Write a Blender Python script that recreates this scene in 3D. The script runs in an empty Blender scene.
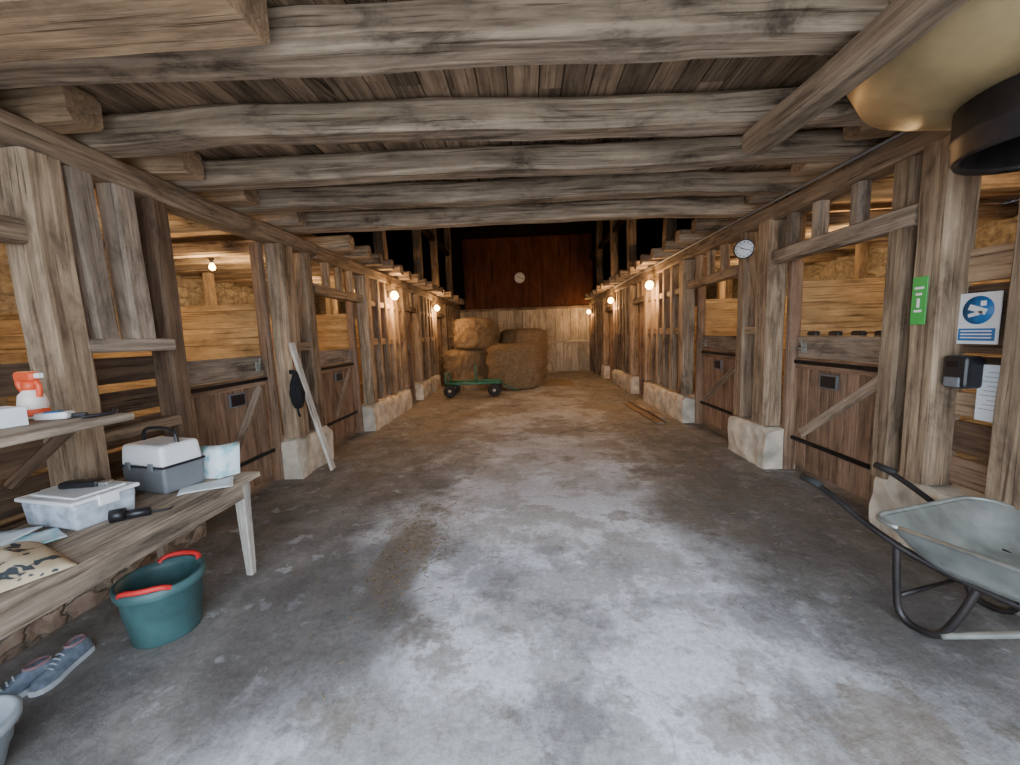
import bpy, bmesh, math, random
from mathutils import Vector, Matrix, noise
random.seed(11)
V=Vector
R=math.radians
# ---------------------------------------------------------------- materials
def newmat(name):
    m=bpy.data.materials.new(name); m.use_nodes=True
    nt=m.node_tree; b=nt.nodes['Principled BSDF']
    return m,nt,b
def N(nt,t,**k):
    n=nt.nodes.new(t)
    for a,v in k.items(): setattr(n,a,v)
    return n
def ramp(nt,stops):
    r=N(nt,'ShaderNodeValToRGB'); e=r.color_ramp.elements
    while len(e)<len(stops): e.new(0.5)
    for i,(p,c) in enumerate(stops):
        e[i].position=p; e[i].color=(c[0],c[1],c[2],1)
    return r
def wood(name,dark,light,sc=(1.6,30,30),rough=.85,bump=.4,tintamt=.55,stain=.5):
    m,nt,b=newmat(name); L=nt.links
    at=N(nt,'ShaderNodeAttribute',attribute_name='grain')
    def nz(scale,detail,mapsc=None,dist=0,ro=.55):
        n=N(nt,'ShaderNodeTexNoise'); n.inputs['Scale'].default_value=scale; n.inputs['Detail'].default_value=detail; n.inputs['Distortion'].default_value=dist; n.inputs['Roughness'].default_value=ro
        if mapsc:
            mp=N(nt,'ShaderNodeMapping'); mp.inputs['Scale'].default_value=mapsc; L.new(at.outputs['Vector'],mp.inputs['Vector']); L.new(mp.outputs[0],n.inputs['Vector'])
        else: L.new(at.outputs['Vector'],n.inputs['Vector'])
        return n
    def mul(a,c):
        x=N(nt,'ShaderNodeMix',data_type='RGBA',blend_type='MULTIPLY'); x.inputs[0].default_value=1
        L.new(a,x.inputs[6]); L.new(c,x.inputs[7]); return x.outputs[2]
    n1=nz(1,6,sc,.6)
    mid=[(a+c)/2 for a,c in zip(dark,light)]
    r=ramp(nt,[(.28,dark),(.5,mid),(.72,light)]); L.new(n1.outputs[0],r.inputs[0])
    n2=nz(1,7,(1.6,4.5,4.5),.4,.7)
    r2=ramp(nt,[(.34,((1-stain)*.85,(1-stain)*.83,(1-stain)*.82)),(.47,(.86,.85,.84)),(.66,(1.25,1.24,1.22))]); L.new(n2.outputs[0],r2.inputs[0])
    n3=nz(1,3,(sc[0]*1.2,sc[1]*2.6,sc[2]*2.6),.3)
    r3=ramp(nt,[(.30,(.35,.32,.30)),(.42,(1,1,1))]); L.new(n3.outputs[0],r3.inputs[0])
    c=mul(mul(r.outputs[0],r2.outputs[0]),r3.outputs[0])
    ta=N(nt,'ShaderNodeAttribute',attribute_name='tint')
    mr=N(nt,'ShaderNodeMapRange'); mr.inputs[3].default_value=1-tintamt*.5; mr.inputs[4].default_value=1+tintamt*.5
    L.new(ta.outputs['Fac'],mr.inputs[0])
    c=mul(c,mr.outputs[0])
    L.new(c,b.inputs['Base Color'])
    b.inputs['Roughness'].default_value=rough
    b.inputs['Specular IOR Level'].default_value=.2
    ad=N(nt,'ShaderNodeMath',operation='ADD'); L.new(n1.outputs[0],ad.inputs[0]); L.new(r3.outputs[0],ad.inputs[1])
    bp=N(nt,'ShaderNodeBump'); bp.inputs['Strength'].default_value=bump; bp.inputs['Distance'].default_value=.012
    L.new(ad.outputs[0],bp.inputs['Height']); L.new(bp.outputs[0],b.inputs['Normal'])
    return m
def plain(name,c,rough=.5,metal=0,var=.12,sc=8,bump=.05,emit=None,es=0):
    m,nt,b=newmat(name); L=nt.links
    tc=N(nt,'ShaderNodeTexCoord')
    n=N(nt,'ShaderNodeTexNoise'); n.inputs['Scale'].default_value=sc; n.inputs['Detail'].default_value=5
    L.new(tc.outputs['Object'],n.inputs['Vector'])
    r=ramp(nt,[(.3,[x*(1-var) for x in c]),(.7,[min(1,x*(1+var)) for x in c])])
    L.new(n.outputs[0],r.inputs[0]); L.new(r.outputs[0],b.inputs['Base Color'])
    b.inputs['Roughness'].default_value=rough; b.inputs['Metallic'].default_value=metal
    bp=N(nt,'ShaderNodeBump'); bp.inputs['Strength'].default_value=bump; bp.inputs['Distance'].default_value=.01
    L.new(n.outputs[0],bp.inputs['Height']); L.new(bp.outputs[0],b.inputs['Normal'])
    if emit:
        b.inputs['Emission Color'].default_value=(*emit,1); b.inputs['Emission Strength'].default_value=es
    return m
def stone(name,c1,c2,mortar,sc=3.2,edge=.09,bmp=.7):
    m,nt,b=newmat(name); L=nt.links
    tc=N(nt,'ShaderNodeTexCoord')
    mp=N(nt,'ShaderNodeMapping'); mp.inputs['Scale'].default_value=(1,1,1.9)
    L.new(tc.outputs['Object'],mp.inputs[0])
    nd=N(nt,'ShaderNodeTexNoise'); nd.inputs['Scale'].default_value=4; nd.inputs['Detail'].default_value=6
    L.new(mp.outputs[0],nd.inputs['Vector'])
    ad=N(nt,'ShaderNodeMix',data_type='RGBA',blend_type='LINEAR_LIGHT'); ad.inputs[0].default_value=.2
    L.new(mp.outputs[0],ad.inputs[6]); L.new(nd.outputs['Color'],ad.inputs[7])
    v=N(nt,'ShaderNodeTexVoronoi',feature='DISTANCE_TO_EDGE'); v.inputs['Scale'].default_value=sc
    v2=N(nt,'ShaderNodeTexVoronoi'); v2.inputs['Scale'].default_value=sc
    L.new(ad.outputs[2],v.inputs['Vector']); L.new(ad.outputs[2],v2.inputs['Vector'])
    r=ramp(nt,[(0,c1),(1,c2)]); L.new(v2.outputs['Color'],r.inputs[0])
    e=ramp(nt,[(.0,(0,0,0)),(edge,(1,1,1))]); L.new(v.outputs['Distance'],e.inputs[0])
    mx=N(nt,'ShaderNodeMix',data_type='RGBA'); L.new(e.outputs[0],mx.inputs[0])
    mx.inputs[6].default_value=(*mortar,1); L.new(r.outputs[0],mx.inputs[7])
    n3=N(nt,'ShaderNodeTexNoise'); n3.inputs['Scale'].default_value=14; n3.inputs['Detail'].default_value=8; L.new(tc.outputs['Object'],n3.inputs['Vector'])
    rr=ramp(nt,[(.3,(.6,.6,.6)),(.7,(1.25,1.25,1.25))]); L.new(n3.outputs[0],rr.inputs[0])
    mm=N(nt,'ShaderNodeMix',data_type='RGBA',blend_type='MULTIPLY'); mm.inputs[0].default_value=1
    L.new(mx.outputs[2],mm.inputs[6]); L.new(rr.outputs[0],mm.inputs[7])
    L.new(mm.outputs[2],b.inputs['Base Color']); b.inputs['Roughness'].default_value=.95
    am=N(nt,'ShaderNodeMath',operation='MULTIPLY_ADD'); am.inputs[1].default_value=.8
    L.new(n3.outputs[0],am.inputs[0]); L.new(e.outputs[0],am.inputs[2])
    bp=N(nt,'ShaderNodeBump'); bp.inputs['Strength'].default_value=bmp; bp.inputs['Distance'].default_value=.03
    L.new(am.outputs[0],bp.inputs['Height']); L.new(bp.outputs[0],b.inputs['Normal'])
    return m

M_BEAM=wood('old_beam_wood',(.16,.115,.082),(.53,.415,.305),sc=(1.3,26,26),stain=.68)
M_POST=wood('post_wood',(.15,.10,.066),(.44,.33,.225),stain=.55)
M_PLATE=wood('plate_wood',(.12,.085,.058),(.36,.27,.19),stain=.55)
M_CEIL=wood('ceiling_plank_wood',(.12,.078,.05),(.35,.245,.16),sc=(1.2,26,26),tintamt=.8,stain=.5)
M_DOOR=wood('door_wood',(.18,.11,.075),(.38,.255,.175),stain=.35,tintamt=.3)
M_BRACE=wood('brace_wood',(.23,.15,.09),(.47,.33,.21),stain=.4)
M_YEL=wood('yellow_plank_wood',(.36,.22,.10),(.62,.42,.21),sc=(1,16,16),stain=.35,tintamt=.3)
M_DARK=wood('dark_board_wood',(.075,.048,.032),(.22,.14,.088),stain=.5)
M_GREY=wood('weathered_wood',(.19,.145,.11),(.48,.39,.305),stain=.55)
M_PALE=wood('pale_weathered_wood',(.46,.42,.37),(.78,.74,.67),stain=.35)
M_BACK=wood('back_panel_wood',(.085,.03,.017),(.14,.052,.028),sc=(.4,3,3),stain=.15,tintamt=.12)
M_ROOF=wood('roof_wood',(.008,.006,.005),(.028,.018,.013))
M_PART=wood('back_partition_wood',(.42,.35,.25),(.62,.54,.41),stain=.3)
M_STONE=stone('rubble_stone',(.22,.18,.13),(.40,.34,.26),(.27,.225,.17),sc=3.0,edge=.2,bmp=.9)
M_BRICK=stone('rubble_base',(.26,.17,.12),(.48,.38,.29),(.24,.20,.16),sc=5)
M_PLINTH=plain('plaster_plinth',(.58,.51,.41),.95,var=.38,sc=5,bump=.6)
M_BLACK=plain('black_iron',(.02,.02,.022),.5,.6)
M_BLKP=plain('black_plastic',(.015,.015,.018),.35)
M_STEEL=plain('steel',(.55,.55,.55),.35,.9)
M_GALV=plain('galvanised_metal',(.34,.36,.34),.45,.45,var=.35,sc=7,bump=.15)
M_WHITE=plain('white_plastic',(.82,.83,.84),.45,var=.04)
M_GREYP=plain('grey_plastic',(.17,.18,.20),.5)
M_TEAL=plain('teal_plastic',(.05,.12,.125),.5,var=.3)
M_RED=plain('red_rope',(.65,.03,.03),.5)
M_ORANGE=plain('orange_plastic',(.80,.11,.04),.4)
M_PAPER=plain('paper',(.80,.86,.90),.8,var=.03)
M_BLUE=plain('sign_blue',(.02,.16,.42),.4,var=.03)
M_GREEN=plain('sign_green',(.02,.42,.08),.4,var=.05)
M_CARTG=plain('cart_green',(.05,.20,.13),.5)
M_RUB=plain('rubber',(.02,.02,.02),.8)
M_TAN=plain('hopper_tan',(.44,.33,.17),.45,.3,var=.3,sc=3)
M_DMET=plain('dark_metal',(.035,.03,.03),.45,.5,var=.4)
M_BULB=plain('lamp_glass',(1,.7,.35),.3,emit=(1,.56,.18),es=30)
M_SHOE=plain('shoe_fabric',(.16,.20,.26),.8,var=.35,sc=30)
M_SOLE=plain('shoe_sole',(.45,.48,.52),.7)
M_PINK=plain('shoe_lining',(.30,.18,.20),.8)
M_COAT=plain('black_cloth',(.012,.012,.015),.95,bump=.4)

def straw():
    m,nt,b=newmat('straw'); L=nt.links
    tc=N(nt,'ShaderNodeTexCoord')
    mp=N(nt,'ShaderNodeMapping'); mp.inputs['Scale'].default_value=(6,6,18); mp.inputs['Rotation'].default_value=(.3,.4,0)
    L.new(tc.outputs['Object'],mp.inputs[0])
    n=N(nt,'ShaderNodeTexNoise'); n.inputs['Scale'].default_value=2.0; n.inputs['Detail'].default_value=10; n.inputs['Distortion'].default_value=3; n.inputs['Roughness'].default_value=.7
    L.new(mp.outputs[0],n.inputs['Vector'])
    r=ramp(nt,[(.32,(.09,.055,.03)),(.52,(.36,.25,.14)),(.70,(.68,.54,.34))])
    L.new(n.outputs[0],r.inputs[0]); L.new(r.outputs[0],b.inputs['Base Color']); b.inputs['Roughness'].default_value=1
    bp=N(nt,'ShaderNodeBump'); bp.inputs['Strength'].default_value=1; bp.inputs['Distance'].default_value=.06
    L.new(n.outputs[0],bp.inputs['Height']); L.new(bp.outputs[0],b.inputs['Normal'])
    return m
M_STRAW=straw()

def floor_mat():
    m,nt,b=newmat('worn_concrete'); L=nt.links
    tc=N(nt,'ShaderNodeTexCoord'); sx=N(nt,'ShaderNodeSeparateXYZ'); L.new(tc.outputs['Object'],sx.inputs[0])
    def noi(s,d=8,dist=0,rough=.6,off=0):
        mp=N(nt,'ShaderNodeMapping'); mp.inputs['Location'].default_value=(off,off*.7,0); L.new(tc.outputs['Object'],mp.inputs[0])
        n=N(nt,'ShaderNodeTexNoise'); n.inputs['Scale'].default_value=s; n.inputs['Detail'].default_value=d
        n.inputs['Distortion'].default_value=dist; n.inputs['Roughness'].default_value=rough
        L.new(mp.outputs[0],n.inputs['Vector']); return n.outputs[0]
    def mix(f,a,c,bt='MIX'):
        x=N(nt,'ShaderNodeMix',data_type='RGBA',blend_type=bt)
        if isinstance(f,(int,float)): x.inputs[0].default_value=f
        else: L.new(f,x.inputs[0])
        for i,s in ((6,a),(7,c)):
            if isinstance(s,tuple): x.inputs[i].default_value=(*s,1)
            else: L.new(s,x.inputs[i])
        return x.outputs[2]
    def math_(op,a,c=None):
        x=N(nt,'ShaderNodeMath',operation=op)
        for i,s in ((0,a),(1,c)):
            if s is None: continue
            if isinstance(s,(int,float)): x.inputs[i].default_value=s
            else: L.new(s,x.inputs[i])
        return x.outputs[0]
    def mr(v,a,c,o0=0,o1=1):
        x=N(nt,'ShaderNodeMapRange',interpolation_type='SMOOTHSTEP')
        x.inputs[1].default_value=a;x.inputs[2].default_value=c;x.inputs[3].default_value=o0;x.inputs[4].default_value=o1
        L.new(v,x.inputs[0]); return x.outputs[0]
    mul=lambda a,c: math_('MULTIPLY',a,c)
    fine=noi(7,12,0,.78,3)
    def patch(s,off,lo,hi,k=.35):
        v=math_('ADD',noi(s,6,.25,.6,off),mul(math_('SUBTRACT',fine,.5),k)); return mr(v,lo,hi)
    r1=ramp(nt,[(.34,(.115,.105,.10)),(.5,(.20,.19,.182)),(.66,(.30,.285,.275))]); L.new(noi(2.4,12,.2,.72),r1.inputs[0])
    c=r1.outputs[0]
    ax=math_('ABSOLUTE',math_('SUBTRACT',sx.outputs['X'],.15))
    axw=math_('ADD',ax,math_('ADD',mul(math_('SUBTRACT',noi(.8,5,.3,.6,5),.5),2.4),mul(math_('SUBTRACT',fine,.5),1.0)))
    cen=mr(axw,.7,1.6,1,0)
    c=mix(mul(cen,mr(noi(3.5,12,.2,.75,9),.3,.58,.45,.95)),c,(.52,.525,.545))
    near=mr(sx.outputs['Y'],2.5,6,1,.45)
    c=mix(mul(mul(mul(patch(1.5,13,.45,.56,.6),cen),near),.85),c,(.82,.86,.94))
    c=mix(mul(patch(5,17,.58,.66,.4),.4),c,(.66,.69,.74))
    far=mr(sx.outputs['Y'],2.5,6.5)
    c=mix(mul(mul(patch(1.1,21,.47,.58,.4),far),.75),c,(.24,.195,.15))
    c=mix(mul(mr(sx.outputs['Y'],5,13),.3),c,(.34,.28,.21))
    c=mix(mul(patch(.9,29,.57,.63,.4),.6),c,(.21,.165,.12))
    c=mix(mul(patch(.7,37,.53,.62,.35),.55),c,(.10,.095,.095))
    # large brown stain and dark stains at the sides
    def blob(x0,y0,rx,ry):
        dx=math_('DIVIDE',math_('SUBTRACT',sx.outputs['X'],x0),rx); dy=math_('DIVIDE',math_('SUBTRACT',sx.outputs['Y'],y0),ry)
        d=math_('ADD',mul(dx,dx),mul(dy,dy)); d=math_('ADD',d,mul(math_('SUBTRACT',fine,.5),1.6)); return mr(d,.5,1.1,1,0)
    c=mix(mul(blob(-.95,2.75,.22,.6),.7),c,(.17,.13,.09))
    c=mix(mul(blob(-1.25,2.2,.55,.9),.5),c,(.10,.095,.095))
    c=mix(mul(blob(1.75,3.0,.7,1.6),.45),c,(.11,.105,.10))
    sp=ramp(nt,[(.32,(.72,.72,.72)),(.62,(1.1,1.1,1.1))]); L.new(noi(30,8,0,.75,1),sp.inputs[0])
    c=mix(1.0,c,sp.outputs[0],'MULTIPLY')
    v=N(nt,'ShaderNodeTexVoronoi',feature='DISTANCE_TO_EDGE'); v.inputs['Scale'].default_value=.45
    wv=N(nt,'ShaderNodeMix',data_type='RGBA',blend_type='LINEAR_LIGHT'); wv.inputs[0].default_value=.25
    nn=N(nt,'ShaderNodeTexNoise'); nn.inputs['Scale'].default_value=2; nn.inputs['Detail'].default_value=8; L.new(tc.outputs['Object'],nn.inputs['Vector'])
    L.new(tc.outputs['Object'],wv.inputs[6]); L.new(nn.outputs['Color'],wv.inputs[7]); L.new(wv.outputs[2],v.inputs['Vector'])
    c=mix(mr(v.outputs['Distance'],.0,.005,.18,0),c,(.07,.065,.06))
    L.new(c,b.inputs['Base Color'])
    L.new(mr(fine,.35,.65,.5,.88),b.inputs['Roughness'])
    hh=math_('ADD',mul(noi(30,8,0,.75,1),.35),fine)
    bp=N(nt,'ShaderNodeBump'); bp.inputs['Strength'].default_value=.5; bp.inputs['Distance'].default_value=.025
    L.new(hh,bp.inputs['Height']); L.new(bp.outputs[0],b.inputs['Normal'])
    return m
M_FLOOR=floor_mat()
M_GROUND=plain('bounce_gravel',(.48,.465,.44),.95,var=.2,sc=12,bump=.5)
def leafcloth():
    m,nt,b=newmat('leaf_print_cloth'); L=nt.links
    tc=N(nt,'ShaderNodeTexCoord'); v=N(nt,'ShaderNodeTexNoise'); v.inputs['Scale'].default_value=17; v.inputs['Detail'].default_value=1.5; v.inputs['Distortion'].default_value=1
    L.new(tc.outputs['Object'],v.inputs['Vector'])
    r=ramp(nt,[(.55,(.50,.40,.27)),(.59,(.04,.05,.06))]); L.new(v.outputs[0],r.inputs[0])
    L.new(r.outputs[0],b.inputs['Base Color']); b.inputs['Roughness'].default_value=.9
    return m
M_LEAF=leafcloth()
def printed():
    m,nt,b=newmat('printed_paper'); L=nt.links
    tc=N(nt,'ShaderNodeTexCoord'); v=N(nt,'ShaderNodeTexNoise'); v.inputs['Scale'].default_value=14; v.inputs['Detail'].default_value=3
    L.new(tc.outputs['Object'],v.inputs['Vector'])
    r=ramp(nt,[(.50,(.76,.86,.90)),(.60,(.36,.68,.74))]); L.new(v.outputs[0],r.inputs[0])
    L.new(r.outputs[0],b.inputs['Base Color']); b.inputs['Roughness'].default_value=.7
    return m
M_PRINT=printed()
# ---------------------------------------------------------------- mesh builder
class MB:
    def __init__(s,name): s.name=name;s.v=[];s.f=[];s.mi=[];s.g=[];s.t=[];s.sm=[];s.mats=[]
    def add(s,vs,fs,m,g=None,smooth=False,tint=None):
        if m not in s.mats: s.mats.append(m)
        mi=s.mats.index(m); o=len(s.v); t=random.random() if tint is None else tint
        off=V((random.uniform(0,50),random.uniform(0,50),random.uniform(0,50)))
        for i,p in enumerate(vs):
            s.v.append(V(p)); s.g.append((V(g[i]) if g else V(p))+off); s.t.append(t)
        for f in fs: s.f.append([o+i for i in f]); s.mi.append(mi); s.sm.append(smooth)
    def build(s,parent=None):
        xs=[p.x for p in s.v];ys=[p.y for p in s.v];zs=[p.z for p in s.v]
        o=V(((min(xs)+max(xs))/2,(min(ys)+max(ys))/2,min(zs)))
        me=bpy.data.meshes.new(s.name); me.from_pydata([p-o for p in s.v],[],s.f)
        for m in s.mats: me.materials.append(m)
        me.polygons.foreach_set('material_index',s.mi); me.polygons.foreach_set('use_smooth',s.sm)
        a=me.attributes.new('grain','FLOAT_VECTOR','POINT'); a.data.foreach_set('vector',[c for g in s.g for c in g])
        a=me.attributes.new('tint','FLOAT','POINT'); a.data.foreach_set('value',s.t)
        bm=bmesh.new(); bm.from_mesh(me); bmesh.ops.recalc_face_normals(bm,faces=bm.faces); bm.to_mesh(me); bm.free()
        ob=bpy.data.objects.new(s.name,me); ob.location=o; bpy.context.collection.objects.link(ob)
        if parent: ob.parent=parent
        return ob
def frame(p0,p1,up=V((0,0,1))):
    x=(p1-p0).normalized()
    if abs(x.dot(up))>.98: up=V((0,1,0))
    y=up.cross(x).normalized(); z=x.cross(y); return x,y,z
def beam(mb,p0,p1,w,h,mat,wob=0.,ch=.012,seg=None,up=V((0,0,1)),taper=1,tint=None,smooth=False):
    p0=V(p0);p1=V(p1);L=(p1-p0).length;x,y,z=frame(p0,p1,up)
    if seg is None: seg=max(1,int(L/.2)) if wob>0 else 1
    ch=min(ch,w*.45,h*.45)
    pr=[(w/2-ch,h/2),(w/2,h/2-ch),(w/2,-h/2+ch),(w/2-ch,-h/2),(-w/2+ch,-h/2),(-w/2,-h/2+ch),(-w/2,h/2-ch),(-w/2+ch,h/2)]
    sd=random.uniform(0,100); vs=[];g=[]
    for i in range(seg+1):
        s=L*i/seg; k=1+(taper-1)*i/seg
        oy=noise.noise(V((sd,s*.7,0)))*wob; oz=noise.noise(V((sd,s*.7,9)))*wob
        for j,(a,b) in enumerate(pr):
            kk=k*(1+(noise.noise(V((sd+j*.9,s*2.3,4)))*wob*3))
            vs.append(p0+x*s+y*(a*kk+oy)+z*(b*kk+oz)); g.append((s,a,b))
    fs=[[i*8+j,i*8+(j+1)%8,(i+1)*8+(j+1)%8,(i+1)*8+j] for i in range(seg) for j in range(8)]
    fs+=[list(range(8)),[seg*8+j for j in range(8)][::-1]]
    mb.add(vs,fs,mat,g,smooth,tint)
def box(mb,lo,hi,mat,axis=None,ch=.004,tint=None):
    lo=V(lo);hi=V(hi);c=(lo+hi)/2;d=hi-lo
    if axis is None: axis=max(range(3),key=lambda i:d[i])
    e=V((0,0,0)); e[axis]=d[axis]/2
    if axis==0: w,h,up=d.y,d.z,V((0,0,1))
    elif axis==1: w,h,up=d.x,d.z,V((0,0,1))
    else: w,h,up=d.x,d.y,V((0,1,0))
    beam(mb,c-e,c+e,w,h,mat,ch=ch,up=up,tint=tint)
def rbox(mb,c,size,mat,rz=0,bev=.01,seg=2,M=None,top=1.0,smooth=True):
    bm=bmesh.new(); bmesh.ops.create_cube(bm,size=1)
    for v in bm.verts:
        k=top if v.co.z>0 else 1
        v.co=V((v.co.x*size[0]*k,v.co.y*size[1]*k,v.co.z*size[2]))
    if bev>0: bmesh.ops.bevel(bm,geom=bm.edges[:],offset=bev,segments=seg,affect='EDGES',profile=.5)
    T=Matrix.Translation(V(c))@(M if M is not None else Matrix.Rotation(rz,4,'Z'))
    bm.verts.index_update()
    vs=[T@v.co for v in bm.verts]; g=[v.co.copy() for v in bm.verts]; fs=[[v.index for v in f.verts] for f in bm.faces]
    bm.free(); mb.add(vs,fs,mat,g,smooth=False)
def lathe(mb,c,prof,mat,n=32,M=None,smooth=True,jit=0,sx=1,sy=1,jf=2,closed=False):
    T=Matrix.Translation(V(c))@(M if M is not None else Matrix.Identity(4)); vs=[]
    for r,z in prof:
        for i in range(n):
            a=2*math.pi*i/n; rr=r*(1+jit*noise.noise(V((math.cos(a)*jf,math.sin(a)*jf,z*jf*1.5+c[0]))))
            vs.append(T@V((rr*math.cos(a)*sx,rr*math.sin(a)*sy,z)))
    P=len(prof); K=P if closed else P-1
    fs=[[k*n+i,k*n+(i+1)%n,((k+1)%P)*n+(i+1)%n,((k+1)%P)*n+i] for k in range(K) for i in range(n)]
    if not closed:
        if prof[0][0]>1e-4: fs.append(list(range(n)))
        if prof[-1][0]>1e-4: fs.append([(P-1)*n+i for i in range(n)])
    mb.add(vs,fs,mat,None,smooth)
def smoothpts(pts,it=2):
    p=[V(q) for q in pts]
    for _ in range(it):
        q=[p[0]]
        for a,b in zip(p[:-1],p[1:]): q+= [a*.75+b*.25,a*.25+b*.75]
        q.append(p[-1]); p=q
    return p
def tube(mb,pts,r,mat,n=8,it=2):
    p=smoothpts(pts,it) if it else [V(q) for q in pts]; vs=[]
    prev=None
    for i,q in enumerate(p):
        d=(p[min(i+1,len(p)-1)]-p[max(i-1,0)]).normalized()
        if prev is None:
            u=V((0,0,1)) if abs(d.z)<.9 else V((1,0,0)); a=d.cross(u).normalized()
        else: a=(prev-d*prev.dot(d)).normalized()
        prev=a; b=d.cross(a)
        for j in range(n):
            t=2*math.pi*j/n; vs.append(q+(a*math.cos(t)+b*math.sin(t))*r)
    fs=[[i*n+j,i*n+(j+1)%n,(i+1)*n+(j+1)%n,(i+1)*n+j] for i in range(len(p)-1) for j in range(n)]
    fs+=[list(range(n)),[(len(p)-1)*n+j for j in range(n)]]
    mb.add(vs,fs,mat,None,True)
RX=lambda d:Matrix.Rotation(R(d),4,'X'); RY=lambda d:Matrix.Rotation(R(d),4,'Y'); RZ=lambda d:Matrix.Rotation(R(d),4,'Z')

# ---------------------------------------------------------------- shell
LF,LD=-2.70,-2.98   # left post face / door plane
RF,RD=2.62,2.90
YB=17.0; XO=6.4
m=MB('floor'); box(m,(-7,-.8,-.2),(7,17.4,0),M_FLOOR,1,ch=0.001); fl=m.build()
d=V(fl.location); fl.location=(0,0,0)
for v in fl.data.vertices: v.co+=d
m=MB('ground'); box(m,(-25,-30,-.2),(25,-.8,-.01),M_GROUND,1,ch=.001); m.build()  # unseen ground plane added outside to bounce daylight up to the ceiling
m=MB('wall_left'); box(m,(-XO-.4,-.8,0),(-XO,YB,3.08),M_STONE,1); m.build()
m=MB('wall_right'); box(m,(XO,-.8,0),(XO+.4,YB,3.08),M_STONE,1); m.build()
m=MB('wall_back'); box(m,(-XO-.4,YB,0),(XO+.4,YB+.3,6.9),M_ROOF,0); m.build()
m=MB('wall_front')
box(m,(-XO-.4,-1.0,0),(-3.3,-.8,3.1),M_STONE,2); box(m,(3.3,-1.0,0),(XO+.4,-.8,3.1),M_STONE,2); box(m,(-XO-.4,-1.0,3.1),(XO+.4,-.8,6.9),M_STONE,0); m.build()
for s,nm in ((-1,'left'),(1,'right')):
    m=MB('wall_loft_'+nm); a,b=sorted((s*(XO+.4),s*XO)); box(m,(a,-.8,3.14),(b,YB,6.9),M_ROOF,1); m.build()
m=MB('roof')
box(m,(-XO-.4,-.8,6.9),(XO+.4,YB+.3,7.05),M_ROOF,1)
for y in range(6,17): beam(m,(-6.3,y,6.5),(6.3,y,6.5),.14,.2,M_ROOF,wob=.02)
m.build()
m=MB('ceiling'); x=-3.0
while x<2.95:
    w=random.uniform(.13,.2)
    if random.random()<.6:
        yc=random.uniform(1.2,4); 
        box(m,(x,-.8,3.08),(x+w-.006,yc-.004,3.1),M_CEIL,1,ch=.003); box(m,(x,yc,3.08+random.uniform(0,.006)),(x+w-.006,5.15,3.1),M_CEIL,1,ch=.003)
    else: box(m,(x,-.8,3.08+random.uniform(0,.006)),(x+w-.006,5.15,3.1),M_CEIL,1,ch=.003)
    x+=w
box(m,(-3.0,-.8,3.102),(2.95,5.15,3.13),M_ROOF,1)
m.build()
m=MB('hatch_trim'); beam(m,(-1.22,2.12,3.065),(-1.12,2.55,3.065),.04,.025,M_DARK); m.build()
for s,nm in ((-1,'left'),(1,'right')):
    m=MB('stall_ceiling_'+nm); y=-.8; x0,x1=(-XO,-3.01) if s<0 else (2.96,XO)
    while y<YB-.01:
        w=min(random.uniform(.4,.6),YB-y); 
        box(m,(x0,y,3.105+random.uniform(0,.006)),(x1,y+w-.005,3.135),M_CEIL,0,ch=.003); y+=w
    m.build()
m=MB('ceiling_beams')
def cbeam(yl,yr,xl=-2.95,xr=2.88,w=.19,h=.185,mat=M_BEAM,zb=2.88): beam(m,(xl,yl-w/2,zb+h/2),(xr,yr-w/2,zb+h/2),w,h,mat,wob=.045,ch=.025)
cbeam(2.04,2.22,w=.21,h=.19)
cbeam(2.73,2.95,w=.2); cbeam(3.42,3.54); cbeam(4.04,4.27); cbeam(4.88,5.08,w=.2,h=.19)
cbeam(1.15,1.25); cbeam(.3,.4)
beam(m,(-3.0,1.60,2.93),(-1.02,1.60,2.93),.34,.25,M_BRACE,wob=.015,ch=.03)
m.build()
m=MB('hanging_timber'); beam(m,(1.49,2.78,2.76),(1.55,.2,2.80),.145,.145,M_PLATE,wob=.025,ch=.02); m.build()
for s,nm in ((-1,'left'),(1,'right')):
    m=MB('stall_joists_'+nm)
    f=-2.42 if s<0 else 2.36
    ys=[.5,1.5,2.36,3.08,3.72,4.5]+[5.75+i*.62 for i in range(18)]
    for y in ys:
        e=f+random.uniform(-.06,.06)
        if s>0 and y<3.0: e=2.88
        h=random.uniform(.17,.19)
        beam(m,(s*(XO-.02),y+random.uniform(-.1,.1),2.885+h/2),(e,y,2.885+h/2),h*1.05,h,M_BRACE if y<4 else M_BEAM,wob=.025,ch=.03)
    m.build()

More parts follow.
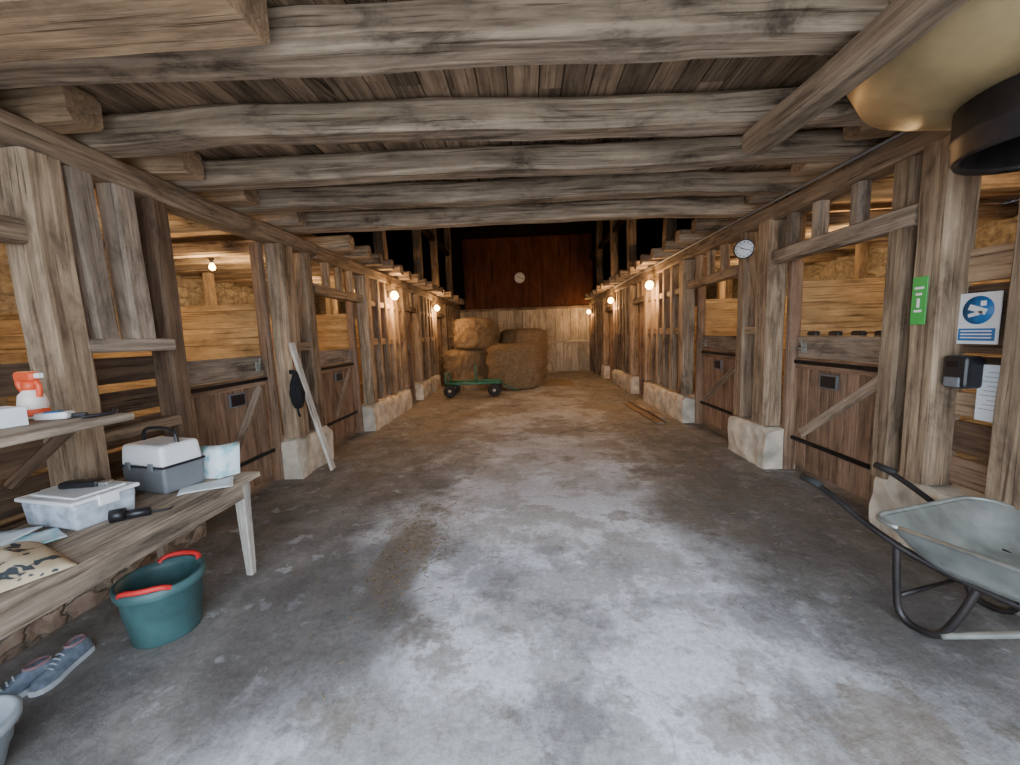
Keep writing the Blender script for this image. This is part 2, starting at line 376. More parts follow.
# ---------------------------------------------------------------- timber walls
def side(s):
    nm='left' if s<0 else 'right'
    F=LF if s<0 else RF; D=LD if s<0 else RD
    fr=MB('timber_frame_'+nm)
    def X(d): return F+s*d
    def post(y0,y1,z0,z1,d0=.0,d1=.2,mat=M_POST,wob=.02,lean=0):
        beam(fr,(X((d0+d1)/2),(y0+y1)/2,z0),(X((d0+d1)/2),(y0+y1)/2+lean,z1),d1-d0,y1-y0,mat,wob=wob,ch=.018,up=V((0,1,0)))
    def rail(y0,y1,z0,z1,d0=.04,d1=.16,mat=M_POST,wob=.015):
        beam(fr,(X((d0+d1)/2),y0,(z0+z1)/2),(X((d0+d1)/2),y1,(z0+z1)/2),d1-d0,z1-z0,mat,wob=wob,ch=.012)
    beam(fr,(X(.11),-.8,2.79),(X(.11),5.3,2.79),.22,.17,M_PLATE,wob=.02,ch=.02)
    beam(fr,(X(.11),5.3,2.79),(X(.11),YB,2.79),.22,.17,M_PLATE,wob=.02,ch=.02)
    for y0,y1 in ((4.5,4.74),(6.86,7.06),(8.92,9.1),(10.2,10.4),(12.1,12.28),(13.75,13.95),(15.2,15.4),(16.6,16.8)):
        post(y0,y1,.48 if y0<14 else .0,2.71)
    post(5.02,5.18,.48,2.71,.02,.18); post(5.22,5.34,.05,2.71,.1,.26)
    for y in (3.13,4.42,6.72,9.14,10.08,12.34,13.66):
        post(y-.0,y+.09,.0,2.71,.2,.32,M_DOOR,.005)
    for y in (7.42,7.82,8.2,8.56,10.75,11.1,11.45,11.8,14.3,14.75,15.8,16.2):
        post(y,y+.12,.48 if y<13 else 0,2.71,.02,.15)
    rail(4.7,5.06,1.5,1.6)
    for a,b in ((7,9),(10.3,12.2),(13.9,16.8)):
        rail(a,b,1.5,1.62,.05,.17); rail(a,b,2.2,2.3,.05,.17)
    for a,b in ((5.3,6.88),(9.1,10.2),(12.3,13.75)):
        rail(a,b,2.24,2.37,.06,.2); 
        k=int((b-a)/.45)
        for i in range(1,k+1): post(a+i*(b-a)/(k+1)-.05,a+i*(b-a)/(k+1)+.05,2.35,2.71,.06,.16)
    for a,b in ((7.05,8.95),(10.35,12.15),(13.9,16.95)):
        y=a
        while y<b:
            w=random.uniform(.14,.2); box(fr,(min(X(.2),X(.23)),y,.45 if y<13 else 0),(max(X(.2),X(.23)),min(y+w-.006,b),2.22),M_DOOR if random.random()<.6 else M_BRACE,2,ch=.003); y+=w
    z=.5
    while z<1.45:
        box(fr,(min(X(.2),X(.23)),4.74,z),(max(X(.2),X(.23)),5.22,z+.17),M_DOOR,1); z+=.18
    beam(fr,(X(.1),4.78,1.62),(X(.1),5.03,2.68),.09,.11,M_POST,wob=.01,up=V((0,1,0)))
    if s<0:
        post(2.2,2.4,.45,2.71); 
        post(2.46,2.61,1.66,2.71,.02,.16,M_GREY,lean=-.02); post(2.72,2.88,1.66,2.71,.02,.16,M_GREY,lean=-.02)
        post(2.98,3.13,.42,2.71,.03,.2,M_DARK)
        rail(2.38,3.0,1.58,1.67,.0,.17,M_GREY); rail(-.5,2.22,2.2,2.33,.04,.16); rail(2.38,3.0,.98,1.06)
        post(1.0,1.2,.45,2.71); post(-.1,.1,.45,2.71)
        for z0,z1 in ((.46,.66),(.69,.88),(.91,1.09),(1.14,1.3),(1.36,1.54)):
            box(fr,(X(.24),-.6,z0),(X(.2),3.1,z1),M_DARK,1)
    else:
        post(2.68,2.88,.5,2.71,mat=M_POST); post(2.08,2.34,.3,2.71,mat=M_POST); post(.9,1.1,.4,2.71)
        post(2.98,3.13,.42,2.71,.04,.2)
        rail(2.9,4.5,2.24,2.38,.02,.14,M_GREY); 
        for y in (3.0,3.42,3.85,4.2): post(y,y+.11,2.36,2.71,.04,.14,M_GREY)
        for z0,z1,mt in ((.52,.70,M_DOOR),(.74,.94,M_DARK),(.98,1.13,M_BRACE),(1.17,1.36,M_DARK),(1.82,2.02,M_BRACE)):
            box(fr,(X(.16),-.6,z0),(X(.2),3.0,z1),mt,1)
        box(fr,(X(.17),2.3,1.38),(X(.2),2.7,1.8),M_DARK,1)
    fr.build()
    pl=MB('plinth_'+nm)
    def plinth(y0,y1,h,d0=.0,d1=.34,mat=M_PLINTH):
        n=max(2,int((y1-y0)/.08)); prof=[(d0,0)]+[(d0-.005,h*q) for q in (.2,.4,.6,.8)]+[(d0+.01,h-.03),(d0+.035,h),(d0+.17,h),(d1-.03,h),(d1,h-.02),(d1,0)]
        vs=[]
        for i in range(n+1):
            y=y0+(y1-y0)*i/n
            for d,z in prof:
                nn=noise.noise_vector(V((y*3.1,z*3,d*5+s*7)))*.035+noise.noise_vector(V((y*11,z*11,d*9+s*7)))*.024
                e=.03 if i in(0,n) and z>h*.8 else 0
                vs.append(V((X(d)+s*nn.x*0.9,y+nn.y*.4,max(0,z+(nn.z-e if z>0 else 0)))))
        k=len(prof)
        fs=[[i*k+j,i*k+(j+1)%k,(i+1)*k+(j+1)%k,(i+1)*k+j] for i in range(n) for j in range(k)]
        fs+=[list(range(k)),[n*k+j for j in range(k)]]
        pl.add(vs,fs,mat,smooth=False)
    plinth(4.45,5.25,.47); plinth(6.8,9.12,.45); plinth(10.15,12.3,.45); plinth(13.7,14.2,.45)
    if s<0: plinth(-.7,3.12,.44,.08,.36,M_BRICK)
    else: plinth(-.7,2.0,.5,.04); plinth(2.02,3.1,.48,.04,.34)
    pl.build()
side(-1); side(1)

def door(s,y0,y1,ty=1.47):
    F=LD if s<0 else RD
    m=MB('stall_door')
    def X(d): return F+s*d
    def bx(y0,y1,z0,z1,d0,d1,mat,ax): box(m,(min(X(d0),X(d1)),y0,z0),(max(X(d0),X(d1)),y1,z1),mat,ax)
    n=int((y1-y0)/.15); w=(y1-y0-.04)/n
    for i in range(n): bx(y0+.02+i*w,y0+.02+(i+1)*w-.005,.07,1.24,.0,.04,M_DOOR,2)
    bx(y0,y1,1.25,ty,-.005,.045,M_GREY,1)
    bx(y0,y1,1.24-.1,1.245,-.015,.0,M_DOOR,1)
    if s>0: a=V((X(-.012),y1-.12,.45)); b=V((X(-.012),y0+.1,1.13))
    else: a=V((X(-.012),y0+.45*(y1-y0),.45)); b=V((X(-.012),y1-.12,1.13))
    beam(m,a,b,.022,.1,M_GREY,up=V((0,0,1)))
    bx(y0-.03,y1+.03,1.185,1.225,-.026,-.014,M_BLACK,1)
    bx(y0-.03,y1+.03,.35,.39,-.026,-.0,M_BLACK,1)
    for z in (.37,1.205):
        for k in range(5): rbox(m,(X(-.03),y0+.1+k*(y1-y0-.2)/4,z),(.012,.018,.018),M_BLACK,bev=.003)
    yc=(y0*.42+y1*.58); bx(yc-.11,yc+.11,.97,1.11,-.03,-.012,M_GREYP,1); bx(yc-.095,yc+.095,.985,1.095,-.032,-.03,M_BLKP,1)
    for k,yy in enumerate((y0+.1,y1-.1)):
        bx(yy-.035,yy+.035,1.3,1.40,-.012,-.004,M_GALV,2); tube(m,[(X(-.03),yy-.07,1.35),(X(-.03),yy+.08,1.35)],.009,M_GALV,it=0)
        tube(m,[(X(-.03),yy,1.35),(X(-.04),yy,1.44)],.007,M_GALV,it=0)
    m.build()
for s in (-1,1):
    door(s,3.25,4.40); door(s,5.38,6.70); door(s,9.25,10.06); door(s,12.45,13.64)
for i,y in enumerate((3.42,3.66,3.93,4.22)):
    m=MB('horse_brush'); rbox(m,(2.925,y,1.50),(.06,.13,.05),M_BLKP,bev=.022,seg=4); rbox(m,(2.925,y,1.478),(.055,.12,.012),M_BRACE,bev=.002); m.build()

for s,nm in ((-1,'left'),(1,'right')):
    m=MB('stall_partition_'+nm); D=LD if s<0 else RD
    for y in (4.62,6.95,9.0,11.3,13.2):
        z=.0
        while z<2.0:
            h=.2; a,b=sorted((s*XO,D+s*.08)); box(m,(a,y,z),(b,y+.045,min(z+h-.005,2.07)),M_YEL,0,ch=.004); z+=h
        for xx in (4.3,5.6): beam(m,(s*xx,y+.11,0),(s*xx,y+.11,2.88),.13,.13,M_POST,up=V((0,1,0)))
    m.build()
m=MB('back_partition'); x=-2.95
while x<2.9:
    w=random.uniform(.3,.42); box(m,(x,YB-.1,0),(min(x+w-.012,2.92),YB-.06,2.62+random.uniform(-.01,.01)),M_PART,2); x+=w
box(m,(-3,YB-.14,2.6),(2.95,YB-.02,2.7),M_PLATE,0); box(m,(-3,YB-.13,1.2),(2.95,YB-.1,1.3),M_PART,0)
m.build()
m=MB('back_wall_panel'); x=-2.5
while x<2.15:
    box(m,(x,YB-.06,2.72),(x+.66,YB-.02,5.55),M_BACK,2,ch=.002); x+=.664
m.build()
for s in (-1,1):
    m=MB('loft_posts_'+('left' if s<0 else 'right'))
    for y in (7.9,10.6,12.6,15):
        beam(m,(s*2.75,y,3.1),(s*2.75,y,6.88),.2,.2,M_PLATE,wob=.03,up=V((0,1,0)))
    beam(m,(s*2.75,5.3,4.6),(s*2.75,YB-.1,4.6),.14,.16,M_ROOF,wob=.02)
    m.build()
# ---------------------------------------------------------------- clocks
def clock(name,c,r,M):
    m=MB(name); T=M
    lathe(m,c,[(0,-.03),(r,-.03),(r*1.02,-.01),(r*.98,.0),(0,.0)],M_WHITE,32,T)
    lathe(m,c,[(r*.96,-.028),(r*1.08,-.02),(r*1.08,.01),(r*.98,.014)],M_DMET,32,T,closed=True)
    b=Matrix.Translation(V(c))@T
    for i in range(12):
        a=i*math.pi/6; p=b@V((math.sin(a)*r*.72,math.cos(a)*r*.72,.004)); q=b@V((math.sin(a)*r*.86,math.cos(a)*r*.86,.004)); beam(m,p,q,r*.06,r*.06,M_BLKP,ch=.0005)
    for a,l,w in ((5.2,.5,.09),(1.9,.72,.07)):
        beam(m,b@V((0,0,.006)),b@V((math.sin(a)*r*l,math.cos(a)*r*l,.006)),r*w,r*w,M_BLKP,ch=.0005)
    return m.build()
clock('wall_clock',(-.18,YB-.09,3.92),.22,RX(90))
clock('wall_clock',(2.51,4.80,2.47),.10,RZ(-38)@RX(90))
# ---------------------------------------------------------------- lamps
def lampat(s,y,z,X,e=80):
    m=MB('wall_lamp')
    rbox(m,(X+s*.02,y,z+.02),(.03,.09,.14),M_DMET)
    tube(m,[(X,y,z+.07),(X-s*.08,y,z+.12),(X-s*.10,y,z+.07)],.009,M_DMET)
    lathe(m,(X-s*.10,y,z),[(.0,-.095),(.045,-.08),(.075,-.035),(.078,0),(.06,.05),(.025,.075),(0,.075)],M_BULB,20)
    m.build()
    l=bpy.data.lights.new('lamp_light','POINT'); l.color=(1,.58,.26); l.energy=e; l.shadow_soft_size=.05
    o=bpy.data.objects.new('lamp_light',l); o.location=(X-s*.22,y-.02,z-.14); bpy.context.collection.objects.link(o)
for y in (8.05,11.9): lampat(-1,y,2.47,LF-.0)
for y in (8.35,12.05): lampat(1,y,2.5,RF)
lampat(1,16.2,2.4,RF,30)
def stalllight(x,y,z,e,col=(1,.66,.32)):
    m=MB('stall_lamp'); lathe(m,(x,y,z),[(0,-.05),(.03,-.045),(.045,-.01),(.03,.03),(.018,.05)],M_BULB,16); lathe(m,(x,y,z+.05),[(.02,0),(.022,.04),(.04,.055),(.04,.07)],M_BLKP,14); m.build()
    l=bpy.data.lights.new('stall_light','POINT'); l.color=col; l.energy=e; l.shadow_soft_size=.1
    o=bpy.data.objects.new('stall_light',l); o.location=(x,y,z-.16); bpy.context.collection.objects.link(o)
for s in (-1,1):
    for y,e in ((3.45,75 if s<0 else 48),(5.9,55),(8.25,50),(10.4,45)):
        stalllight(s*4.6,y,2.76,e)

# ---------------------------------------------------------------- right bay signs etc
m=MB('blue_notice_sign'); X=RF+.13
box(m,(X,2.46,1.44),(X+.008,2.69,1.75),M_WHITE,2,ch=.001)
lathe(m,(X-.002,2.575,1.645),[(0,-.002),(.085,-.002),(.085,.002),(0,.002)],M_BLUE,32,RY(90))
rbox(m,(X-.005,2.575,1.65),(.004,.10,.035),M_WHITE,M=RX(20),bev=.001); rbox(m,(X-.005,2.585,1.622),(.004,.08,.022),M_WHITE,M=RX(-15),bev=.001)
rbox(m,(X-.005,2.545,1.685),(.004,.03,.03),M_WHITE,bev=.001)
box(m,(X-.003,2.475,1.46),(X,2.675,1.535),M_BLUE,1,ch=.0005)
for z in (1.475,1.495,1.515): box(m,(X-.005,2.49,z),(X-.003,2.66,z+.008),M_WHITE,1,ch=.0003)
m.build()
m=MB('green_exit_sign'); X=RF-.015
box(m,(X,2.75,1.57),(X+.006,2.85,1.88),M_GREEN,2,ch=.001)
for z,w in ((1.80,.06),(1.76,.04),(1.65,.05)): box(m,(X-.003,2.80-w/2,z),(X,2.80+w/2,z+.015),M_WHITE,1,ch=.0005)
beam(m,(X-.002,2.80,1.68),(X-.002,2.80,1.74),.003,.02,M_WHITE)
m.build()
m=MB('soap_dispenser'); X=RF+.08
rbox(m,(X,2.58,1.27),(.12,.15,.20),M_BLKP,bev=.025,seg=3); rbox(m,(X-.06,2.58,1.21),(.02,.09,.06),M_GREYP,bev=.006); rbox(m,(X-.062,2.58,1.32),(.008,.07,.04),M_BLACK,bev=.002)
m.build()
m=MB('paper_notice'); X=RF+.12
box(m,(X,2.37,.98),(X+.003,2.53,1.32),M_PAPER,2,ch=.0005)
for i in range(9): box(m,(X-.001,2.385,1.05+i*.028),(X,2.515-.02*(i%3),1.053+i*.028),M_GREYP,1,ch=.0002)
m.build()
m=MB('conduit_pipe'); tube(m,[(RF-.02,-.5,2.87),(RF-.02,3,2.865),(RF-.02,5.2,2.87),(RF-.02,9,2.865),(RF-.02,13,2.865)],.012,M_GREYP,it=0); m.build()
m=MB('feed_hopper'); c=(2.45,1.98,.03)
lathe(m,c,[(.34,2.34),(.365,2.32),(.375,2.34),(.38,2.42),(.39,2.43),(.38,2.44),(.38,2.57),(.35,2.58),(.345,2.35)],M_DMET,40,closed=True)
lathe(m,c,[(.365,2.57),(.50,2.61),(.74,2.72),(.88,3.02),(.85,3.02),(.72,2.74),(.48,2.63),(.35,2.59)],M_TAN,48,closed=True)
m.build()
# ---------------------------------------------------------------- left side: shelf, table, clutter
m=MB('wall_shelf')
beam(m,(-2.38,.6,1.25),(-2.38,1.98,1.25),.64,.035,M_GREY,wob=0,ch=.006)
beam(m,(-2.7,1.9,.92),(-2.3,1.9,1.23),.05,.05,M_DARK); beam(m,(-2.7,1.0,.92),(-2.2,1.0,1.23),.05,.05,M_DARK)
m.build()
ZS=1.268
m=MB('wooden_table'); ZT=.70
for i in range(4):
    x0=-2.68+i*.19; box(m,(x0,.55,ZT-.035),(x0+.186,2.68,ZT),M_GREY,1,ch=.004)
box(m,(-1.97,.62,ZT-.14),(-1.945,2.6,ZT-.035),M_GREY,1); box(m,(-2.65,.62,ZT-.14),(-2.625,2.6,ZT-.035),M_GREY,1)
box(m,(-2.65,2.575,ZT-.14),(-1.95,2.6,ZT-.035),M_GREY,0)
for x in (-2.60,-1.98):
    for y in (.68,2.56): beam(m,(x,y,ZT-.036),(x,y,0),.075,.075,M_PALE if x>-2.3 else M_GREY,taper=.6,ch=.006,seg=3,up=V((0,1,0)))
m.build()
m=MB('tool_case'); c=V((-2.37,2.42,ZT)); a=R(-14)
rbox(m,c+V((0,0,.085)),(.36,.24,.17),M_GREYP,rz=a,bev=.02,seg=3,top=1.04)
rbox(m,c+V((0,0,.235)),(.375,.25,.14),M_WHITE,rz=a,bev=.025,seg=3,top=.93)
rbox(m,c+V((0,0,.172)),(.385,.26,.014),M_BLKP,rz=a,bev=.003)
M3=Matrix.Translation(c)@Matrix.Rotation(a,4,'Z')
tube(m,[M3@V(p) for p in ((-.15,0,.30),(-.14,0,.37),(-.08,0,.39),(.08,0,.39),(.14,0,.37),(.15,0,.30))],.012,M_BLKP)
for sx in (-.1,.1): rbox(m,M3@V((sx,-.135,.175)),(.035,.012,.05),M_GREYP,rz=a,bev=.003)
m.build()
m=MB('plastic_storage_box'); c=V((-2.42,1.97,ZT)); a=R(-12)
M_CLR=plain('translucent_plastic',(.46,.52,.60),.25,var=.4,sc=16)
rbox(m,c+V((0,0,.07)),(.38,.26,.14),M_CLR,rz=a,bev=.02,seg=3,top=1.06)
rbox(m,c+V((0,0,.148)),(.425,.30,.022),M_WHITE,rz=a,bev=.008); rbox(m,c+V((0,0,.162)),(.34,.22,.012),M_WHITE,rz=a,bev=.005)
M3=Matrix.Translation(c)@Matrix.Rotation(a,4,'Z')
for sx in (-.215,.215): rbox(m,M3@V((sx,0,.13)),(.015,.09,.06),M_WHITE,rz=a,bev=.004)
m.build()
m=MB('black_clipper'); rbox(m,(-2.42,1.99,ZT+.186),(.19,.065,.036),M_BLKP,rz=R(10),bev=.012,seg=3); rbox(m,(-2.31,2.008,ZT+.182),(.05,.045,.02),M_STEEL,rz=R(10),bev=.004); m.build()
m=MB('black_hand_torch'); tube(m,[(-2.16,1.93,ZT+.026),(-2.06,1.99,ZT+.026)],.024,M_BLKP,12,it=0); lathe(m,(-2.17,1.92,ZT+.034),[(0,-.03),(.034,-.03),(.034,.03),(0,.03)],M_BLKP,16,RZ(35)@RY(90)); tube(m,[(-2.06,1.99,ZT+.02),(-2.0,2.04,ZT+.012),(-2.02,2.08,ZT+.01)],.006,M_BLKP); m.build()
def sheet(name,pts_fn,nu,nv,mat,th=.003):
    m=MB(name); vs=[];fs=[]
    for k in (0,1):
        for i in range(nu+1):
            for j in range(nv+1):
                p=V(pts_fn(i/nu,j/nv)); vs.append(p+V((0,0,-th*k)))
    n=(nu+1)*(nv+1); q=lambda k,i,j:k*n+i*(nv+1)+j
    for i in range(nu):
        for j in range(nv):
            fs.append([q(0,i,j),q(0,i+1,j),q(0,i+1,j+1),q(0,i,j+1)]); fs.append([q(1,i,j),q(1,i,j+1),q(1,i+1,j+1),q(1,i+1,j)])
    for i in range(nu):
        fs.append([q(0,i,0),q(1,i,0),q(1,i+1,0),q(0,i+1,0)]); fs.append([q(0,i,nv),q(0,i+1,nv),q(1,i+1,nv),q(1,i,nv)])
    for j in range(nv):
        fs.append([q(0,0,j),q(0,0,j+1),q(1,0,j+1),q(1,0,j)]); fs.append([q(0,nu,j),q(1,nu,j),q(1,nu,j+1),q(0,nu,j+1)])
    m.add(vs,fs,mat,smooth=True); return m.build()
def rot2(x,y,a): return x*math.cos(a)-y*math.sin(a),x*math.sin(a)+y*math.cos(a)
def fold(u,v):
    x,y=rot2((u-.5)*.22,-.02+abs(u-.5)*.12,R(30)); 
    return (-2.12+x,2.56+y+v*.03,ZT+.004+v*.22)
sheet('printed_leaflet',fold,8,4,M_PRINT,.002)
def flat(cx,cy,w,h,a,z,wav=.004):
    def f(u,v):
        x,y=rot2((u-.5)*w,(v-.5)*h,a); return (cx+x,cy+y,z+.004+wav*(1+math.sin(u*5+v*3)))
    return f
sheet('printed_leaflet',flat(-2.08,2.40,.28,.20,R(35),ZT),8,6,M_PAPER,.002)
sheet('loose_papers',flat(-2.5,1.72,.25,.14,R(15),ZT),8,6,M_PAPER,.004)
sheet('loose_papers',flat(-2.36,1.68,.20,.22,R(-30),ZT+.012),8,6,M_PRINT,.004)
sheet('loose_papers',flat(-2.55,1.66,.25,.26,R(10),ZT+.022),8,6,M_PAPER,.004)
def bag(u,v):
    x,y=rot2((u-.5)*.50,(v-.5)*.36,R(-25)); e=(math.sin(math.pi*u)*math.sin(math.pi*v))**.5 if 0<u<1 and 0<v<1 else 0
    return (-2.22+x,1.45+y,ZT+.008+e*.07+.03*e*noise.noise(V((u*5,v*5,1))))
sheet('leaf_print_bag',bag,24,18,M_LEAF,.004)
m=MB('spray_bottle'); c=(-2.50,1.90,ZS)
lathe(m,c,[(0,0),(.05,0),(.055,.01),(.055,.08),(.048,.12),(.022,.15),(.02,.17),(0,.17)],plain('spray_translucent',(.85,.76,.70),.3),24)
lathe(m,c,[(.056,.015),(.0565,.02),(.0565,.045),(.056,.05)],M_ORANGE,24,closed=True)
lathe(m,c,[(.02,.14),(.03,.145),(.028,.185),(.015,.19)],M_ORANGE,20)
rbox(m,V(c)+V((-.01,0,.212)),(.125,.045,.05),M_ORANGE,bev=.014,rz=R(-10)); rbox(m,V(c)+V((.065,-.008,.216)),(.03,.025,.025),M_WHITE,bev=.004,rz=R(-10))
tube(m,[V(c)+V(p) for p in ((.02,0,.195),(.06,-.006,.17),(.048,-.006,.11))],.012,M_ORANGE)
tube(m,[V(c)+V(p) for p in ((-.05,0,.205),(-.06,0,.17),(-.03,0,.13))],.014,M_ORANGE)
m.build()
m=MB('white_carton'); rbox(m,(-2.38,1.68,ZS+.045),(.16,.11,.085),M_PAPER,rz=R(-15),bev=.003); rbox(m,(-2.36,1.62,ZS+.05),(.10,.004,.05),M_PRINT,rz=R(-15),bev=.001); m.build()
m=MB('thermometer_gun'); rbox(m,(-2.32,1.84,ZS+.02),(.13,.07,.035),M_WHITE,rz=R(20),bev=.012,seg=3); rbox(m,(-2.31,1.83,ZS+.04),(.06,.04,.006),M_BLUE,rz=R(20),bev=.002); rbox(m,(-2.24,1.88,ZS+.014),(.06,.03,.022),M_BLKP,rz=R(20),bev=.006); m.build()
m=MB('hoof_pick'); tube(m,[(-2.16,1.82,ZS+.012),(-2.12,1.88,ZS+.012),(-2.10,1.93,ZS+.014),(-2.13,1.95,ZS+.03)],.009,M_BLKP); m.build()
def tub(name,c,r0,r1,h,mat,handles=True):
    m=MB(name)
    lathe(m,c,[(0,0),(r0*.9,0),(r0,.01),(r0+(r1-r0)*.45,h*.45),(r0+(r1-r0)*.5+.004,h*.47),(r0+(r1-r0)*.8,h*.82),(r1*.99+.01,h*.84),(r1+.012,h*.86),(r1+.014,h-.005),(r1+.004,h),(r1-.008,h-.002),(r1-.014,h*.86),(r0+(r1-r0)*.45-.01,h*.45),(r0-.012,.014),(0,.012)],mat,48)
    if handles:
        for a in (R(100),R(-70)):
            p=[]
            for k in (-1,-.7,0,.7,1):
                t=a+k*.62; rr=r1+(.0 if abs(k)==1 else .012 ); p.append(V(c)+V((math.cos(t)*rr,math.sin(t)*rr,h-.012+(.0 if abs(k)==1 else .028))))
            tube(m,p,.014,M_RED,10)
        rbox(m,V(c)+V((.06,-r1+.038,h*.5)),(.035,.006,.035),M_WHITE,bev=.001,rz=R(20))
    m.build()
tub('rubber_tub',(-2.09,2.02,0),.155,.19,.34,M_TEAL)
M_PB=plain('pale_bucket_plastic',(.36,.41,.46),.5)
tub('pale_bucket',(-2.18,1.22,0),.12,.17,.21,M_PB,False)
def shoe(c,rz):
    m=MB('sneaker'); T=Matrix.Translation(V(c))@Matrix.Rotation(rz,4,'Z')
    secs=[(-.14,.022,.055),(-.125,.034,.075),(-.09,.038,.088),(-.05,.036,.085),(-.01,.036,.078),(.03,.040,.062),(.07,.045,.048),(.11,.042,.040),(.135,.030,.032),(.148,.012,.022)]
    n=14; vs=[]
    for x,w,h in secs:
        for j in range(n):
            a=2*math.pi*j/n; zz=math.sin(a); vs.append(T@V((x,math.cos(a)*w,.02+ (h*max(0,zz)**.8 if zz>0 else -.004))))
    fs=[[i*n+j,i*n+(j+1)%n,(i+1)*n+(j+1)%n,(i+1)*n+j] for i in range(len(secs)-1) for j in range(n)]+[list(range(n)),[(len(secs)-1)*n+j for j in range(n)]]
    m.add(vs,fs,M_SHOE,smooth=True)
    vs=[]
    for z in (0,.026):
        for x,w,h in secs: vs.append(T@V((x*1.03,w*1.1,z)))
        for x,w,h in secs[::-1]: vs.append(T@V((x*1.03,-w*1.1,z)))
    k=len(secs)*2; fs=[list(range(k)),list(range(k,2*k))]+[[i,(i+1)%k,k+(i+1)%k,k+i] for i in range(k)]
    m.add(vs,fs,M_SOLE)
    lathe(m,T@V((-.075,0,.095)),[(.030,-.004),(.036,.008),(.030,.014),(.022,.0),(0,-.012)],M_PINK,20,Matrix.Rotation(rz,4,'Z'),sx=1.4)
    for k in range(4): tube(m,[T@V((.0+k*.02,-.022,.090-k*.008)),T@V((.005+k*.02,0,.101-k*.010)),T@V((.01+k*.02,.022,.090-k*.008))],.0035,M_SOLE,6,it=1)
    m.build()
shoe((-2.44,1.60,0),R(-105)); shoe((-2.38,1.74,0),R(-80)); 
m=MB('leaning_plank'); beam(m,(-2.44,4.70,0.03),(-2.66,4.46,1.60),.10,.035,M_PALE,wob=.03,ch=.01,up=V((1,0,0))); m.build()
m=MB('hanging_coat')  # dark coat hanging by the leaning plank
rbox(m,(-2.68,4.44,1.27),(.05,.03,.05),M_BLACK,bev=.006)
lathe(m,(-2.63,4.42,0),[(0,.84),(.05,.86),(.08,.92),(.09,1.02),(.07,1.14),(.045,1.22),(.02,1.28),(0,1.29)],M_COAT,20,jit=.6,sx=.7,jf=4)
tube(m,[(-2.63,4.40,1.27),(-2.60,4.33,1.05),(-2.60,4.36,.80),(-2.62,4.42,.76)],.012,M_COAT)
m.build()
# ---------------------------------------------------------------- wheelbarrow
m=MB('wheelbarrow'); O=V((2.20,2.20,0)); T=Matrix.Translation(O)@Matrix.Rotation(R(17),4,'Z')
def ringpts(hw0,hw1,y0,y1,z0,z1,n=10,cr=.12):
    P=[V((-hw0,y0,z0)),V((hw0,y0,z0)),V((hw1,y1,z1)),V((-hw1,y1,z1))]; out=[]
    for i in range(4):
        a=P[i-1];b=P[i];c=P[(i+1)%4]; ia=b+(a-b).normalized()*cr; ic=b+(c-b).normalized()*cr
        for k in range(n): 
            t=k/(n-1); out.append(ia*(1-t)**2+b*2*t*(1-t)+ic*t*t)
    return out
rings=[ringpts(.405,.34,.02,-.92,.56,.57,cr=.13),ringpts(.42,.355,.035,-.935,.565,.575,cr=.14),ringpts(.40,.335,.01,-.91,.56,.57,cr=.13),ringpts(.33,.27,-.10,-.76,.43,.43,cr=.12),ringpts(.27,.22,-.17,-.64,.375,.375,cr=.09),ringpts(.05,.05,-.33,-.42,.37,.37,cr=.02)]
inner=rings[2:]; outer=[[p+V((0,0,-.012)) for p in r] for r in rings[2:]]
seq=[outer[3],outer[2],outer[1],rings[0],rings[1],inner[0],inner[1],inner[2],inner[3]]
n=40; vs=[T@p for r in seq for p in r]
fs=[[i*n+j,i*n+(j+1)%n,(i+1)*n+(j+1)%n,(i+1)*n+j] for i in range(len(seq)-1) for j in range(n)]+[list(range(n)),[(len(seq)-1)*n+j for j in range(n)]]
m.add(vs,fs,M_GALV,smooth=True)
tube(m,[T@p for p in rings[1]]+[T@rings[1][0]],.012,M_GALV,8,it=0)
for sx in (-1,1):
    tube(m,[T@V(p) for p in ((sx*.32,.46,.62),(sx*.31,.34,.59),(sx*.30,.05,.44),(sx*.24,-.2,.35),(sx*.20,-.55,.33),(sx*.10,-.85,.26),(sx*.07,-1.12,.19))],.017,M_DMET,10)
    tube(m,[T@V(p) for p in ((sx*.32,.36,.605),(sx*.32,.48,.625))],.022,M_RUB,10,it=0)
    tube(m,[T@V(p) for p in ((sx*.27,-.02,.42),(sx*.28,-.04,.18),(sx*.28,-.06,.018),(sx*.28,-.22,.018),(sx*.26,-.28,.16),(sx*.22,-.32,.35))],.018,M_DMET,10)
    tube(m,[T@V(p) for p in ((sx*.22,-.45,.35),(sx*.13,-.8,.46),(sx*.05,-1.12,.20))],.012,M_GALV,8)
    tube(m,[T@V(p) for p in ((sx*.28,-.24,.05),(sx*.20,-.6,.32))],.016,M_GALV,8)
tube(m,[T@V(p) for p in ((-.28,-.05,.14),(.28,-.05,.14))],.012,M_DMET,8,it=0)
W=T@Matrix.Translation(V((0,-1.12,.19)))@RY(90)
lathe(m,(0,0,0),[(.11,-.03),(.15,-.045),(.18,-.03),(.19,0),(.18,.03),(.15,.045),(.11,.03)],M_RUB,36,W,closed=True)
lathe(m,(0,0,0),[(0,-.04),(.03,-.04),(.03,-.015),(.11,-.02),(.11,.02),(.03,.015),(.03,.04),(0,.04)],M_GALV,28,W)
tube(m,[T@V((-.09,-1.12,.19)),T@V((.09,-1.12,.19))],.01,M_STEEL,8,it=0)
m.build()
